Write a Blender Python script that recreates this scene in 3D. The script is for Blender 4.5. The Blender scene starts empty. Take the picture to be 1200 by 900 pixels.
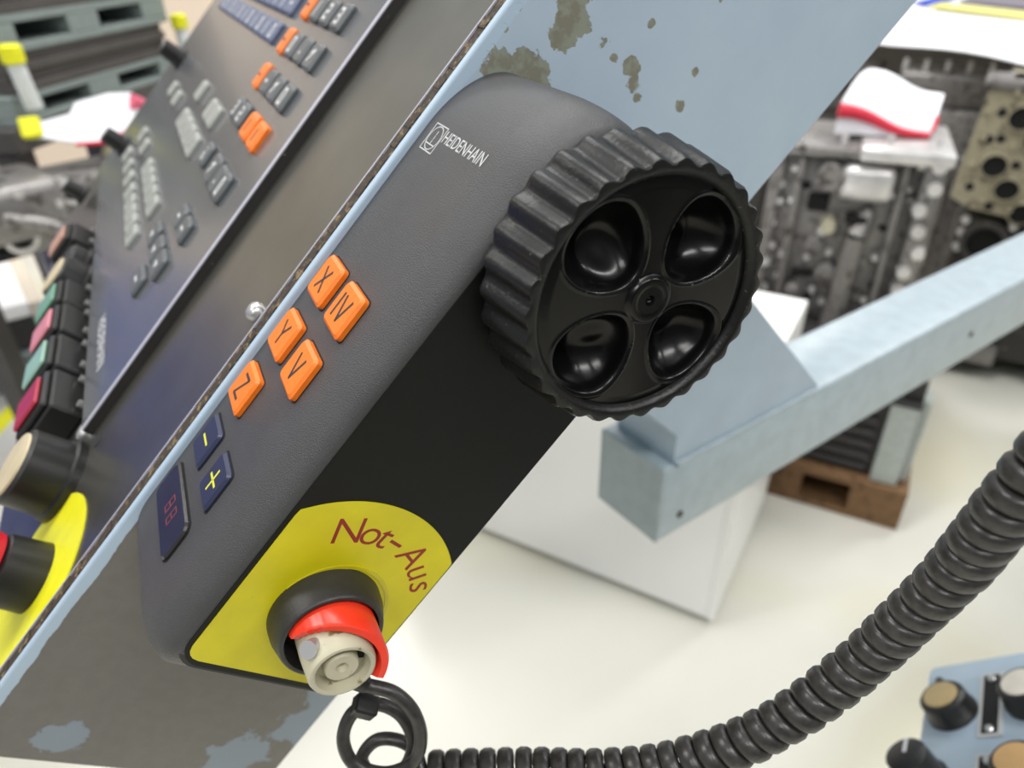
import bpy, bmesh, math, random
from mathutils import Vector, Matrix, Euler
random.seed(7)
S = bpy.context.scene
COL = S.collection
PI = math.pi
TILT = math.radians(45.2737)          # pitch of the operator console
EYE = Vector((0, 0, 1.35))

# ------------------------------------------------------------------ camera
cd = bpy.data.cameras.new('camera'); cam = bpy.data.objects.new('camera', cd); COL.objects.link(cam)
cd.sensor_width = 36; cd.lens = 850 / 1200 * 36; cd.clip_start = 0.01; cd.clip_end = 60
right = Vector((0.4214, 0.9067, -0.0180)); down = Vector((0.4769, -0.2384, -0.8460)); fwd = right.cross(down).normalized()
right.normalize(); down = fwd.cross(right).normalized()
m = Matrix.Identity(4)
for i in range(3):
    m[i][0] = right[i]; m[i][1] = -down[i]; m[i][2] = -fwd[i]; m[i][3] = EYE[i]
cam.matrix_world = m
cd.dof.use_dof = True; cd.dof.focus_distance = 0.222; cd.dof.aperture_fstop = 10.0
S.camera = cam
# ------------------------------------------------------------------ light
wd = bpy.data.worlds.new('world'); S.world = wd; wd.use_nodes = True
wd.node_tree.nodes['Background'].inputs[0].default_value = (0.93, 0.97, 1.0, 1)
wd.node_tree.nodes['Background'].inputs[1].default_value = 0.36
def lamp(x, y, z, sx, sy, e, rz=0, col=(1.0, 0.985, 0.96)):
    l = bpy.data.lights.new('ceiling_light', 'AREA'); l.shape = 'RECTANGLE'; l.size = sx; l.size_y = sy; l.energy = e; l.color = col
    o = bpy.data.objects.new('ceiling_light', l); COL.objects.link(o); o.location = (x, y, z); o.rotation_euler = (0, 0, rz)
for x in (-4.2, -1.3, 1.6):
    for y in (-2.2, 0.6, 3.4):
        lamp(x, y, 3.9, 0.35, 1.9, 62)
S.view_settings.view_transform = 'Standard'; S.view_settings.look = 'None'; S.view_settings.gamma = 1
S.view_settings.use_curve_mapping = False
S.view_settings.exposure = 0.0

# ------------------------------------------------------------------ materials
def lin(c):
    if isinstance(c, str):
        c = [int(c[i:i + 2], 16) / 255 for i in (0, 2, 4)]
    return tuple((v / 12.92 if v <= 0.04045 else ((v + 0.055) / 1.055) ** 2.4) for v in c) + (1,)
MATS = {}
def mat(name, col, rough=0.5, metal=0.0, grain=None, bump=None, coat=0, spec=None, trans=0):
    """principled; grain=(scale, amount) colour mottling, bump=(scale, strength)"""
    if name in MATS: return MATS[name]
    mt = bpy.data.materials.new(name); mt.use_nodes = True; nt = mt.node_tree; b = nt.nodes['Principled BSDF']
    c = lin(col); b.inputs['Base Color'].default_value = c; b.inputs['Roughness'].default_value = rough; b.inputs['Metallic'].default_value = metal
    if coat: b.inputs['Coat Weight'].default_value = coat; b.inputs['Coat Roughness'].default_value = 0.08
    if spec is not None: b.inputs['Specular IOR Level'].default_value = spec
    if trans: b.inputs['Transmission Weight'].default_value = trans
    tc = nt.nodes.new('ShaderNodeTexCoord')
    if grain is None: grain = (60, 0.08)
    n = nt.nodes.new('ShaderNodeTexNoise'); n.inputs['Scale'].default_value = grain[0]; n.inputs['Detail'].default_value = 4
    nt.links.new(tc.outputs['Object'], n.inputs['Vector'])
    mr = nt.nodes.new('ShaderNodeMapRange'); mr.inputs[1].default_value = 0.3; mr.inputs[2].default_value = 0.7
    mr.inputs[3].default_value = 1 - grain[1]; mr.inputs[4].default_value = 1 + grain[1]
    nt.links.new(n.outputs['Fac'], mr.inputs[0])
    mx = nt.nodes.new('ShaderNodeMix'); mx.data_type = 'RGBA'; mx.blend_type = 'MULTIPLY'; mx.inputs[0].default_value = 1
    mx.inputs[6].default_value = c
    nt.links.new(mr.outputs[0], mx.inputs[7]); nt.links.new(mx.outputs[2], b.inputs['Base Color'])
    if bump:
        n2 = nt.nodes.new('ShaderNodeTexNoise'); n2.inputs['Scale'].default_value = bump[0]; n2.inputs['Detail'].default_value = 3
        nt.links.new(tc.outputs['Object'], n2.inputs['Vector'])
        bp = nt.nodes.new('ShaderNodeBump'); bp.inputs['Strength'].default_value = bump[1]; bp.inputs['Distance'].default_value = 0.001
        nt.links.new(n2.outputs['Fac'], bp.inputs['Height']); nt.links.new(bp.outputs[0], b.inputs['Normal'])
    MATS[name] = mt
    return mt

def speckle(name, col, col2, scale, thr, rough=0.5, bump=None, coat=0, spec=None):
    """base colour with scattered specks / chips of a second colour"""
    mt = mat(name, col, rough, bump=bump, coat=coat, spec=spec); nt = mt.node_tree; b = nt.nodes['Principled BSDF']
    old = b.inputs['Base Color'].links[0].from_socket
    tc = nt.nodes.new('ShaderNodeTexCoord'); n = nt.nodes.new('ShaderNodeTexNoise'); n.inputs['Scale'].default_value = scale; n.inputs['Detail'].default_value = 6
    n.inputs['Roughness'].default_value = 0.7
    nt.links.new(tc.outputs['Object'], n.inputs['Vector'])
    mr = nt.nodes.new('ShaderNodeMapRange'); mr.inputs[1].default_value = thr; mr.inputs[2].default_value = thr + 0.06
    nt.links.new(n.outputs['Fac'], mr.inputs[0])
    mx = nt.nodes.new('ShaderNodeMix'); mx.data_type = 'RGBA'; nt.links.new(mr.outputs[0], mx.inputs[0])
    nt.links.new(old, mx.inputs[6]); mx.inputs[7].default_value = lin(col2); nt.links.new(mx.outputs[2], b.inputs['Base Color'])
    return mt

BLUE = 'a2b3c1'
M_blue = mat('blue_grey_paint', BLUE, 0.38, grain=(25, 0.05))
M_beam = speckle('beam_paint', 'a3b1b8', '6e7678', 40, 0.76, 0.3)
M_house = speckle('textured_dark_plastic', '404041', '636364', 900, 0.66, 0.38, bump=(2600, 0.35))
M_plate = mat('black_anodised_plate', '0e100f', 0.5, grain=(300, 0.1), bump=(3000, 0.08), spec=0.25)
M_wheel = speckle('black_wheel_plastic', '171717', '55524b', 420, 0.63, 0.36, bump=(700, 0.15), spec=0.32)
M_dish = mat('glossy_black_plastic', '090909', 0.22, grain=(200, 0.1), bump=(160, 0.05), spec=0.3)
M_orange = mat('orange_key', 'f0781c', 0.4, grain=(400, 0.06))
M_print = mat('dark_print', '33302b', 0.6)
M_navy = mat('navy_key', '262b45', 0.4)
M_yprint = mat('yellow_print', 'd6da3c', 0.5)
M_window = mat('display_window', '2a2828', 0.2)
M_dim = mat('dim_red_segment', '7a3038', 0.5)
M_white_print = mat('white_print', 'c2c4c4', 0.5)
M_yellow = speckle('yellow_label', 'd0c50a', 'a8981a', 260, 0.7, 0.42)
M_redprint = mat('dark_red_print', '8e2318', 0.5)
M_collar = mat('black_collar', '2c2b29', 0.45, grain=(300, 0.15), bump=(900, 0.1))
M_hole = mat('black_recess', '060606', 0.8)
M_red = mat('red_plastic', 'ee3a22', 0.3, grain=(200, 0.05))
M_cream = speckle('cream_plastic', 'b9b49c', '7a683f', 130, 0.6, 0.45)
M_steel = mat('steel', 'c4c4c4', 0.3, 0.7)
M_cable = mat('cable_rubber', '373533', 0.34, grain=(350, 0.35), bump=(500, 0.12))
M_frame = mat('stainless_front', '77766f', 0.3, 0.85, grain=(30, 0.12))
M_keyplate = mat('keyboard_plate', '5c5e61', 0.22, 0.0, grain=(18, 0.08), coat=0.15)
M_plate_edge = speckle('plate_edge_black', '2b2a29', '8d8a84', 260, 0.66, 0.5)
M_bevel = mat('plate_bright_edge', 'b4b4c0', 0.4, 0.2)
M_seal = speckle('grimy_sealant', '3a3024', '7e6a48', 240, 0.55, 0.75, bump=(500, 0.8))
M_key = mat('grey_key', '55595c', 0.4)
M_bluekey = mat('blue_grey_key', '56617e', 0.4)
M_whitekey = mat('pale_key', '969994', 0.45)
M_blackp = mat('black_plastic', '1d1d1d', 0.4)
M_yell2 = speckle('yellow_disc', 'dfdc20', 'b8912a', 120, 0.68, 0.4)
M_white = mat('white_lacquer', 'f0f0ee', 0.4, grain=(5, 0.02))
M_sheet = mat('white_paper', 'f4f5fb', 0.6, grain=(5, 0.02))
M_redtrim = mat('red_trim', 'c8203a', 0.5)
M_alu = speckle('cast_aluminium', '8b8886', '4c4845', 34, 0.54, 0.38, bump=(60, 0.5))
MATS['cast_aluminium'].node_tree.nodes['Principled BSDF'].inputs['Metallic'].default_value = 0.5
M_alul = mat('machined_aluminium', 'd5d3d2', 0.3, 0.5, grain=(30, 0.15))
M_iron = speckle('cast_iron', '9a937c', '5c5646', 40, 0.55, 0.5, bump=(80, 0.4))
M_darkiron = speckle('dark_iron', '383532', '77716a', 30, 0.62, 0.45, bump=(60, 0.4))
M_pallet = speckle('pallet_wood', '77593b', '503a26', 40, 0.55, 0.75)
M_crate = mat('dark_crate', '343232', 0.55)
M_greypost = mat('grey_post', 'a9b0ac', 0.55)
M_greyplast = mat('grey_green_plastic', '7f8a88', 0.55)
M_darkband = mat('dark_brown_slab', '4a4745', 0.6, grain=(12, 0.12))
M_beige = mat('beige_edge', 'd3c8b6', 0.6)
M_vyellow = mat('bright_yellow', 'e2e020', 0.45)

def floor_mat():
    mt = mat('epoxy_floor', 'cecdc3', 0.22, grain=(1.3, 0.05)); nt = mt.node_tree; b = nt.nodes['Principled BSDF']
    old = b.inputs['Base Color'].links[0].from_socket
    tc = nt.nodes.new('ShaderNodeTexCoord'); n = nt.nodes.new('ShaderNodeTexNoise'); n.inputs['Scale'].default_value = 1.7
    nt.links.new(tc.outputs['Object'], n.inputs['Vector'])
    mr = nt.nodes.new('ShaderNodeMapRange'); mr.inputs[1].default_value = 0.45; mr.inputs[2].default_value = 0.75; nt.links.new(n.outputs['Fac'], mr.inputs[0])
    mx = nt.nodes.new('ShaderNodeMix'); mx.data_type = 'RGBA'; nt.links.new(mr.outputs[0], mx.inputs[0]); nt.links.new(old, mx.inputs[6]); mx.inputs[7].default_value = lin('c6c1a6')
    nt.links.new(mx.outputs[2], b.inputs['Base Color'])
    return mt
M_floor = floor_mat()

def panel_mat(org):
    """console side: pale blue paint with chips; lower part rubbed to brown-grey primer with islands of paint left"""
    mt = bpy.data.materials.new('worn_blue_paint'); mt.use_nodes = True; nt = mt.node_tree; b = nt.nodes['Principled BSDF']; N = nt.nodes.new; L = nt.links.new
    tc = N('ShaderNodeTexCoord'); sep = N('ShaderNodeSeparateXYZ'); L(tc.outputs['Object'], sep.inputs[0])
    def math_(op, a, c=None):
        n = N('ShaderNodeMath'); n.operation = op
        for i, v in enumerate((a, c)):
            if v is None: continue
            if isinstance(v, (int, float)): n.inputs[i].default_value = v
            else: L(v, n.inputs[i])
        return n.outputs[0]
    def noise(s, d=5, rough=0.6):
        n = N('ShaderNodeTexNoise'); n.inputs['Scale'].default_value = s; n.inputs['Detail'].default_value = d; n.inputs['Roughness'].default_value = rough
        L(tc.outputs['Object'], n.inputs['Vector']); return n.outputs['Fac']
    def step(v, lo, hi):
        n = N('ShaderNodeMapRange'); n.inputs[1].default_value = lo; n.inputs[2].default_value = hi; L(v, n.inputs[0]); return n.outputs[0]
    def blob(A, D, r, k=1.0):
        vm = N('ShaderNodeVectorMath'); vm.operation = 'DISTANCE'; L(tc.outputs['Object'], vm.inputs[0])
        vm.inputs[1].default_value = (-0.247 - org[0], A / 1000 - org[1], -D / 1000 - org[2])
        n = N('ShaderNodeMapRange'); n.inputs[1].default_value = 0; n.inputs[2].default_value = r / 1000; n.inputs[3].default_value = k; n.inputs[4].default_value = 0
        L(vm.outputs['Value'], n.inputs[0]); return n.outputs[0]
    n1 = noise(95, 6); n2 = noise(140, 5); n3 = noise(24, 3)
    # worn chips in the upper paint
    chip = None
    for (A, D, r, k) in ((77, 116, 20, .66), (85, 111, 20, .66), (71, 121, 11, .62), (54, 114, 19, .64), (49, 106, 15, .62), (55, 122, 12, .58), (81, 132, 9, .5), (80, 139, 8, .5), (83, 148, 10, .55), (79, 153, 10, .55), (77, 158, 7, .5), (98, 143, 5, .5), (92, 146, 5, .45), (101, 172, 5, .55), (87, 177, 8, .5), (88, 185, 6, .46), (124, 160, 6, .55), (66, 99, 4, .6), (74, 99, 4, .6), (58, 99.5, 4, .6)):
        q = blob(A, D, r, k); chip = q if chip is None else math_('MAXIMUM', chip, q)
    chipm = step(math_('ADD', chip, math_('MULTIPLY', n1, 0.8)), 0.78, 0.80)
    spots = step(n2, 0.69, 0.71)
    spots = math_('MULTIPLY', spots, step(n3, 0.52, 0.56))
    chipm = math_('MAXIMUM', chipm, spots)
    # lower half rubbed away
    y = sep.outputs['Y']; z = sep.outputs['Z']
    low = step(math_('ADD', y, math_('MULTIPLY', n3, 0.05)), -0.02 - org[1], -0.06 - org[1])
    isl = None
    for (A, D, r, k) in ((-277, 130, 16, .55), (-274, 212, 26, .55), (-228, 234, 26, .5), (-250, 236, 26, .5)):
        q = blob(A, D, r, k); isl = q if isl is None else math_('MAXIMUM', isl, q)
    islm = step(math_('ADD', isl, math_('MULTIPLY', n1, 0.6)), 0.52, 0.56)
    rub = math_('MULTIPLY', low, math_('SUBTRACT', 1.0, islm))
    # front lip keeps its paint
    lip = step(math_('ADD', z, math_('MULTIPLY', n1, 0.003)), -0.0988 - org[2], -0.0984 - org[2])
    rub = math_('MULTIPLY', rub, math_('SUBTRACT', 1.0, lip))
    def mixc(f, a, c):
        n = N('ShaderNodeMix'); n.data_type = 'RGBA'; L(f, n.inputs[0])
        for i, v in ((6, a), (7, c)):
            if isinstance(v, tuple): n.inputs[i].default_value = v
            else: L(v, n.inputs[i])
        return n.outputs[2]
    paint = mixc(step(n3, 0.35, 0.7), lin('a6b8c8'), lin('adbecd'))
    islc = mixc(low, paint, lin('808c98'))
    primer = mixc(step(n2, 0.4, 0.62), lin('6b6863'), lin('66635e'))
    chipc = mixc(step(n2, 0.45, 0.55), lin('888d80'), lin('7b7a6c'))
    c = mixc(chipm, islc, chipc)
    c = mixc(lip, c, lin('acc0d2'))
    c = mixc(rub, c, primer)
    L(c, b.inputs['Base Color']); b.inputs['Roughness'].default_value = 0.42
    bp = N('ShaderNodeBump'); bp.inputs['Strength'].default_value = 0.25; bp.inputs['Distance'].default_value = 0.0006
    hgt = math_('SUBTRACT', 1.0, math_('MAXIMUM', chipm, rub)); L(hgt, bp.inputs['Height']); L(bp.outputs[0], b.inputs['Normal'])
    return mt

# ------------------------------------------------------------------ mesh helpers
class MB:
    def __init__(self): self.bm = bmesh.new()
    def box(self, lo, hi, bevel=0, seg=2, M=None):
        r = bmesh.ops.create_cube(self.bm, size=1); vs = r['verts']
        for v in vs:
            v.co = Vector([lo[i] + (v.co[i] + .5) * (hi[i] - lo[i]) for i in range(3)])
        if bevel:
            es = list({e for v in vs for e in v.link_edges})
            bb = bmesh.ops.bevel(self.bm, geom=es, offset=bevel, segments=seg, affect='EDGES', profile=0.5)
            vs = list({v for f in bb['faces'] for v in f.verts} | {v for v in vs if v.is_valid})
        if M is not None:
            for v in vs: v.co = M @ v.co
        return self
    def prism(self, pts, axis, lo, hi):
        """polygon pts (2D) in the plane normal to axis, extruded lo..hi"""
        def P(u, v, w):
            return {0: (w, u, v), 1: (v, w, u), 2: (u, v, w)}[axis]
        a = [self.bm.verts.new(P(u, v, lo)) for u, v in pts]; b = [self.bm.verts.new(P(u, v, hi)) for u, v in pts]
        n = len(pts)
        self.bm.faces.new(list(reversed(a))); self.bm.faces.new(b)
        for i in range(n): self.bm.faces.new((a[i], a[(i + 1) % n], b[(i + 1) % n], b[i]))
        return self
    def lathe(self, prof, c, axis=2, seg=32, closed=False):
        """prof list of (h, r) along axis through c"""
        rings = []
        for h, r in prof:
            ring = []
            for k in range(seg):
                t = 2 * PI * k / seg; u, v = r * math.cos(t), r * math.sin(t)
                p = {0: (h, u, v), 1: (v, h, u), 2: (u, v, h)}[axis]
                ring.append(self.bm.verts.new(Vector(c) + Vector(p)))
            rings.append(ring)
        for a, b in zip(rings[:-1], rings[1:]):
            for k in range(seg): self.bm.faces.new((a[k], a[(k + 1) % seg], b[(k + 1) % seg], b[k]))
        if closed:
            a, b = rings[-1], rings[0]
            for k in range(seg): self.bm.faces.new((a[k], a[(k + 1) % seg], b[(k + 1) % seg], b[k]))
        else:
            self.bm.faces.new(list(reversed(rings[0]))); self.bm.faces.new(rings[-1])
        return self
    def cyl(self, p0, p1, r0, r1=None, seg=16):
        p0 = Vector(p0); p1 = Vector(p1); r1 = r0 if r1 is None else r1
        q = (p1 - p0).to_track_quat('Z', 'Y').to_matrix()
        A, B = [], []
        for k in range(seg):
            t = 2 * PI * k / seg; d = q @ Vector((math.cos(t), math.sin(t), 0))
            A.append(self.bm.verts.new(p0 + d * r0)); B.append(self.bm.verts.new(p1 + d * r1))
        self.bm.faces.new(list(reversed(A))); self.bm.faces.new(B)
        for k in range(seg): self.bm.faces.new((A[k], A[(k + 1) % seg], B[(k + 1) % seg], B[k]))
        return self
    def tube(self, path, r, seg=8):
        path = [Vector(p) for p in path]; n = len(path)
        up = Vector((0.13, 0.2, 0.97)); prev = None; rings = []
        for i, p in enumerate(path):
            t = (path[min(i + 1, n - 1)] - path[max(i - 1, 0)]).normalized()
            if prev is None: nn = t.cross(up).normalized()
            else: nn = (prev - t * prev.dot(t)).normalized()
            prev = nn; bb = t.cross(nn); rr = r[i] if isinstance(r, (list, tuple)) else r
            rings.append([self.bm.verts.new(p + (nn * math.cos(2 * PI * k / seg) + bb * math.sin(2 * PI * k / seg)) * rr) for k in range(seg)])
        for a, b in zip(rings[:-1], rings[1:]):
            for k in range(seg): self.bm.faces.new((a[k], a[(k + 1) % seg], b[(k + 1) % seg], b[k]))
        self.bm.faces.new(list(reversed(rings[0]))); self.bm.faces.new(rings[-1])
        return self
    def mesh(self, name, smooth=None, off=None, scale=None):
        if scale: bmesh.ops.scale(self.bm, vec=(scale,) * 3, verts=self.bm.verts)
        if off is not None: bmesh.ops.translate(self.bm, vec=-Vector(off), verts=self.bm.verts)
        bmesh.ops.recalc_face_normals(self.bm, faces=self.bm.faces)
        if smooth:
            ang = math.radians(smooth)
            for f in self.bm.faces: f.smooth = True
            for e in self.bm.edges:
                if len(e.link_faces) == 2 and e.calc_face_angle(0) > ang: e.smooth = False
        me = bpy.data.meshes.new(name); self.bm.to_mesh(me); self.bm.free(); return me

def link(name, me, material, parent=None):
    o = bpy.data.objects.new(name, me); COL.objects.link(o)
    if material is not None and me is not None:
        if not me.materials: me.materials.append(material)
    if parent is not None: o.parent = parent
    return o
def tag(o, label=None, cat=None, group=None, kind=None):
    if label: o['label'] = label
    if cat: o['category'] = cat
    if group: o['group'] = group
    if kind: o['kind'] = kind
    return o
def empty(name, loc, rot=(0, 0, 0)):
    o = bpy.data.objects.new(name, None); COL.objects.link(o); o.location = loc; o.rotation_euler = rot; o.empty_display_size = 0.02
    return o
def catmull(pts, n):
    P = [Vector(p) for p in pts]; P = [P[0] * 2 - P[1]] + P + [P[-1] * 2 - P[-2]]; out = []
    for i in range(1, len(P) - 2):
        for k in range(n):
            t = k / n; a, b, c, d = P[i - 1:i + 3]
            out.append(0.5 * ((2 * b) + (c - a) * t + (2 * a - 5 * b + 4 * c - d) * t * t + (3 * b - a - 3 * c + d) * t ** 3))
    out.append(P[-2]); return out

# ------------------------------------------------------------------ console frame: millimetres (x = -C, y = A, z = -D), x to the right, y up the slope, z out of the keyboard
RX = Matrix.Rotation(TILT, 3, 'X')
def con_thing(name, org):
    return empty(name, EYE + RX @ (Vector(org) / 1000), (TILT, 0, 0))
class Con:
    """adds parts, modelled in console millimetres, to a thing or part whose origin is org"""
    def __init__(self, org): self.org = Vector(org) / 1000
    def part(self, name, mb, material, parent, smooth=None):
        return link(name, mb.mesh(name, smooth, self.org, 0.001), material, parent)
def rrect(x0, y0, x1, y1, r, n=5):
    out = []
    for cx, cy, a in ((x1 - r, y1 - r, 0), (x0 + r, y1 - r, 90), (x0 + r, y0 + r, 180), (x1 - r, y0 + r, 270)):
        for k in range(n + 1):
            t = math.radians(a + 90 * k / n); out.append((cx + r * math.cos(t), cy + r * math.sin(t)))
    return out
def keycap(cx, cy, w, h, z0, z1, r=1.5, inset=0.9):
    """rounded key with chamfered top"""
    mb = MB(); a = rrect(cx - w / 2, cy - h / 2, cx + w / 2, cy + h / 2, r, 3); b = rrect(cx - w / 2 + inset, cy - h / 2 + inset, cx + w / 2 - inset, cy + h / 2 - inset, max(r - .3, .3), 3)
    L = [[mb.bm.verts.new((x, y, z)) for x, y in q] for q, z in ((a, z0), (a, z1 - inset * .8), (b, z1))]
    n = len(a)
    for p, q in zip(L[:-1], L[1:]):
        for i in range(n): mb.bm.faces.new((p[i], p[(i + 1) % n], q[(i + 1) % n], q[i]))
    mb.bm.faces.new(L[-1]); mb.bm.faces.new(list(reversed(L[0])))
    return mb
def strokes(lines, w, z0, z1):
    """flat print made of straight strokes in the xy plane"""
    mb = MB()
    for x0, y0, x1, y1 in lines:
        d = Vector((x1 - x0, y1 - y0)); n = Vector((-d.y, d.x)).normalized() * w / 2; e = d.normalized() * w * .3
        p = [(x0 - e.x + n.x, y0 - e.y + n.y), (x0 - e.x - n.x, y0 - e.y - n.y), (x1 + e.x - n.x, y1 + e.y - n.y), (x1 + e.x + n.x, y1 + e.y + n.y)]
        mb.prism(p, 2, z0, z1)
    return mb
def text_mesh(s, size, thick, offset=0.0):
    cu = bpy.data.curves.new('txt', 'FONT'); cu.body = s; cu.size = size; cu.extrude = thick; cu.offset = offset; cu.align_x = 'CENTER'; cu.align_y = 'CENTER'; cu.resolution_u = 4
    o = bpy.data.objects.new('txt', cu); COL.objects.link(o)
    bpy.context.view_layer.update()
    me = bpy.data.meshes.new_from_object(o.evaluated_get(bpy.context.evaluated_depsgraph_get()))
    bpy.data.objects.remove(o); bpy.data.curves.remove(cu)
    return me

# ================================================================== SETTING
def struct(name, lo, hi, material, label, cat):
    c = Vector([(lo[i] + hi[i]) / 2 for i in range(2)] + [lo[2]])
    o = link(name, MB().box(lo, hi).mesh(name, None, c), material); o.location = c
    tag(o, label, cat, kind='structure'); return o
struct('floor', (-6, -5, -0.1), (5, 8, 0), M_floor, 'glossy cream white workshop floor', 'floor')
M_wall = mat('hall_wall', 'dccbb9', 0.8, grain=(2, 0.03))
struct('wall_left', (-6.1, -5, 0), (-6, 8, 2.6), M_wall, 'beige hall wall behind the grey pallets', 'wall')
struct('wall_back', (-6, 8, 0), (5, 8.1, 2.6), M_wall, 'pale hall wall far behind the engines', 'wall')
struct('shade_wall_right', (2.6, -5, 0), (2.7, 8, 2.6), mat('shade_partition', '5c5d5e', .7), 'dark grey partition added out of view to shade and be reflected', 'wall')  # unseen partition put in to hold back light from the right and be mirrored
ln = link('floor_marking', MB().box((-.03, -1.0, 0), (.03, 1.0, .002)).mesh('floor_marking'), M_vyellow); ln.location = (-2.50, -0.72, 0); ln.rotation_euler = (0, 0, 1.2)
tag(ln, 'yellow painted line on the white floor at the left edge', 'floor marking')

# ================================================================== CONSOLE
CO = (-247, -292, -240); CE = con_thing('operator_console', CO); K = Con(CO)
tag(CE, 'tilted machine control console with keyboard and worn pale blue side', 'console')
M_side = panel_mat(Vector(CO) / 1000)
mb = MB(); mb.box((-251, -292, -240), (-247, 460, -95.2), 1.6, 4)
K.part('side_panel', mb, M_side, CE, 35)
K.part('body', MB().box((-905, -291, -239), (-251, 458, -98.5)), M_blue, CE)
K.part('front_frame', MB().box((-905, -292, -98.5), (-256.6, 458, -97), 0.4, 1), M_frame, CE)
K.part('edge_trim', MB().box((-257.5, -292, -97), (-256.6, 458, -94.9)), M_bevel, CE)
mb = MB(); 
nn_ = 180
for k in range(nn_):
    y = -292 + 750 * k / nn_; mb.box((-256.6, y, -98.5), (-251, y + 750 / nn_ + .2, -95.2 + random.uniform(-.5, .25)))
K.part('sealant', mb, M_seal, CE)
KX0, KX1, KY0, KY1 = -872, -350, -196, 250
kp = K.part('keyboard_plate', MB().box((KX0, KY0, -97), (KX1 + 0.02, KY1, -92.6)), M_plate_edge, CE)
K.part('top_skin', MB().box((KX0, KY0, -92.6), (KX1 - 3.6, KY1, -91.9)), M_keyplate, kp)
K.part('bright_edge', MB().box((KX1 - 3.6, KY0, -92.6), (KX1, KY1, -91.7), .25, 1), M_bevel, kp)
ZK = -91.9
def con_key(C, A, w=19, h=15.5, m_=None, mark=None, H=3.2, pm=None):
    k = K.part('key', keycap(-C, A, w, h, ZK, ZK + H, 2.0, 1.6), m_ or M_key, CE)
    if mark:
        K.part('legend', strokes([(-C + a * w, A + b * h, -C + c * w, A + d * h) for a, b, c, d in mark], 1.7, ZK + H, ZK + H + .12), pm or M_white_print, k)
    return k
D1 = [(0, -.28, 0, .28)]; D2 = [(-.15, .25, .15, .25), (.15, .25, .15, 0), (.15, 0, -.15, 0), (-.15, 0, -.15, -.25), (-.15, -.25, .15, -.25)]
D3 = [(-.15, .25, .15, .25), (.15, .25, .15, -.25), (-.1, 0, .15, 0), (-.15, -.25, .15, -.25)]
D0 = [(-.14, -.26, -.14, .26), (.14, -.26, .14, .26), (-.14, .26, .14, .26), (-.14, -.26, .14, -.26)]
DOT = [(-.03, -.12, .05, -.12)]; MIN = [(-.15, 0, .15, 0)]; PL = [(-.15, -.2, .15, .2), (-.15, .1, .1, .2)]; DSH = [(-.2, 0, .2, 0)]
BAR = [(-.02, -.2, .02, .2)]
D4 = [(.1, -.28, .1, .28), (-.15, 0, .15, 0), (-.15, 0, -.05, .28)]; D5 = [(.15, .25, -.15, .25), (-.15, .25, -.15, 0), (-.15, 0, .15, 0), (.15, 0, .15, -.25), (.15, -.25, -.15, -.25)]; D6 = D5 + [(-.15, 0, -.15, -.25)]
for A, row in ((62, (D4, D5, D6)), (38.5, (D1, D2, D3)), (14.8, (D0, DOT, PL)), (-9.5, (MIN, PL, D0))):
    con_key(470, A, 13, 17, M_orange, DSH, pm=M_print)
    for C, mk in zip((446, 421, 396), row): con_key(C, A, 17.5, 15.5, M_key, mk)
for C in (422, 397): con_key(C, -33.5, 18, 16, M_orange, BAR, pm=M_print)
con_key(452, -33, 18, 15, M_key, D2); con_key(472, -33, 14, 15, M_key, D3)
for k in range(12): con_key(514 + 24.5 * k, 15.5, 20, 15, M_bluekey, D1 if k % 2 else D0)
for k in range(8): con_key(514 + 24.5 * k, 36, 20, 15, M_bluekey, D1 if k % 3 else MIN)
for k in range(4): con_key(523 + 28.5 * k, -73, 22.5, 16, M_whitekey, BAR, pm=M_key)
for C in (517, 540): con_key(C, -49.5, 18, 16, M_whitekey)
con_key(612, -48.5, 19, 16.5, M_whitekey)
con_key(470, -65.5, 18, 15, M_key, D2 + D3)
con_key(433, -65, 20, 17, M_key, PL); con_key(410, -65, 16, 17, M_key, DOT); con_key(394, -64.5, 14, 17, M_key, D0)
for C in (692, 741): con_key(C, -72, 18, 14, M_whitekey)
for C in (516, 542, 567, 592, 618, 688, 735): con_key(C, -120, 19, 14, M_whitekey, BAR, pm=M_key)
for C in (516, 542, 565, 590, 620, 660, 700, 744): con_key(C, -144, 19, 14, M_whitekey, BAR, pm=M_key)
for C in (461, 434, 410): con_key(C, -121, 20, 15, M_key, DOT + MIN)
for C in (431, 408): con_key(C, -97, 18, 14, M_key, MIN)
con_key(428, -140, 24, 14, M_key, MIN)
# maker's name along the lower edge of the keyboard
me = text_mesh('HEIDENHAIN', 11, 0.05); me.transform(Matrix.Translation(Vector((-424, -181, ZK + 0.06)))); me.transform(Matrix.Scale(.001, 4)); me.transform(Matrix.Translation(-K.org)); link('lettering', me, M_white_print, kp)
# knobs at the far side of the keyboard
for C, A in ((812, -52), (800, -150), (838, -222)):
    k = K.part('rotary_knob', MB().lathe([(ZK, 10.5), (ZK + 2.5, 10.5), (ZK + 3.5, 8.6), (ZK + 19, 7.8), (ZK + 20, 6)], (-C, A, 0), 2, 20), M_blackp, CE, 40)
    K.part('pointer', MB().box((-C - 1, A, ZK + 19.8), (-C + 1, A + 6, ZK + 20.4)), M_white_print, k)
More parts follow.
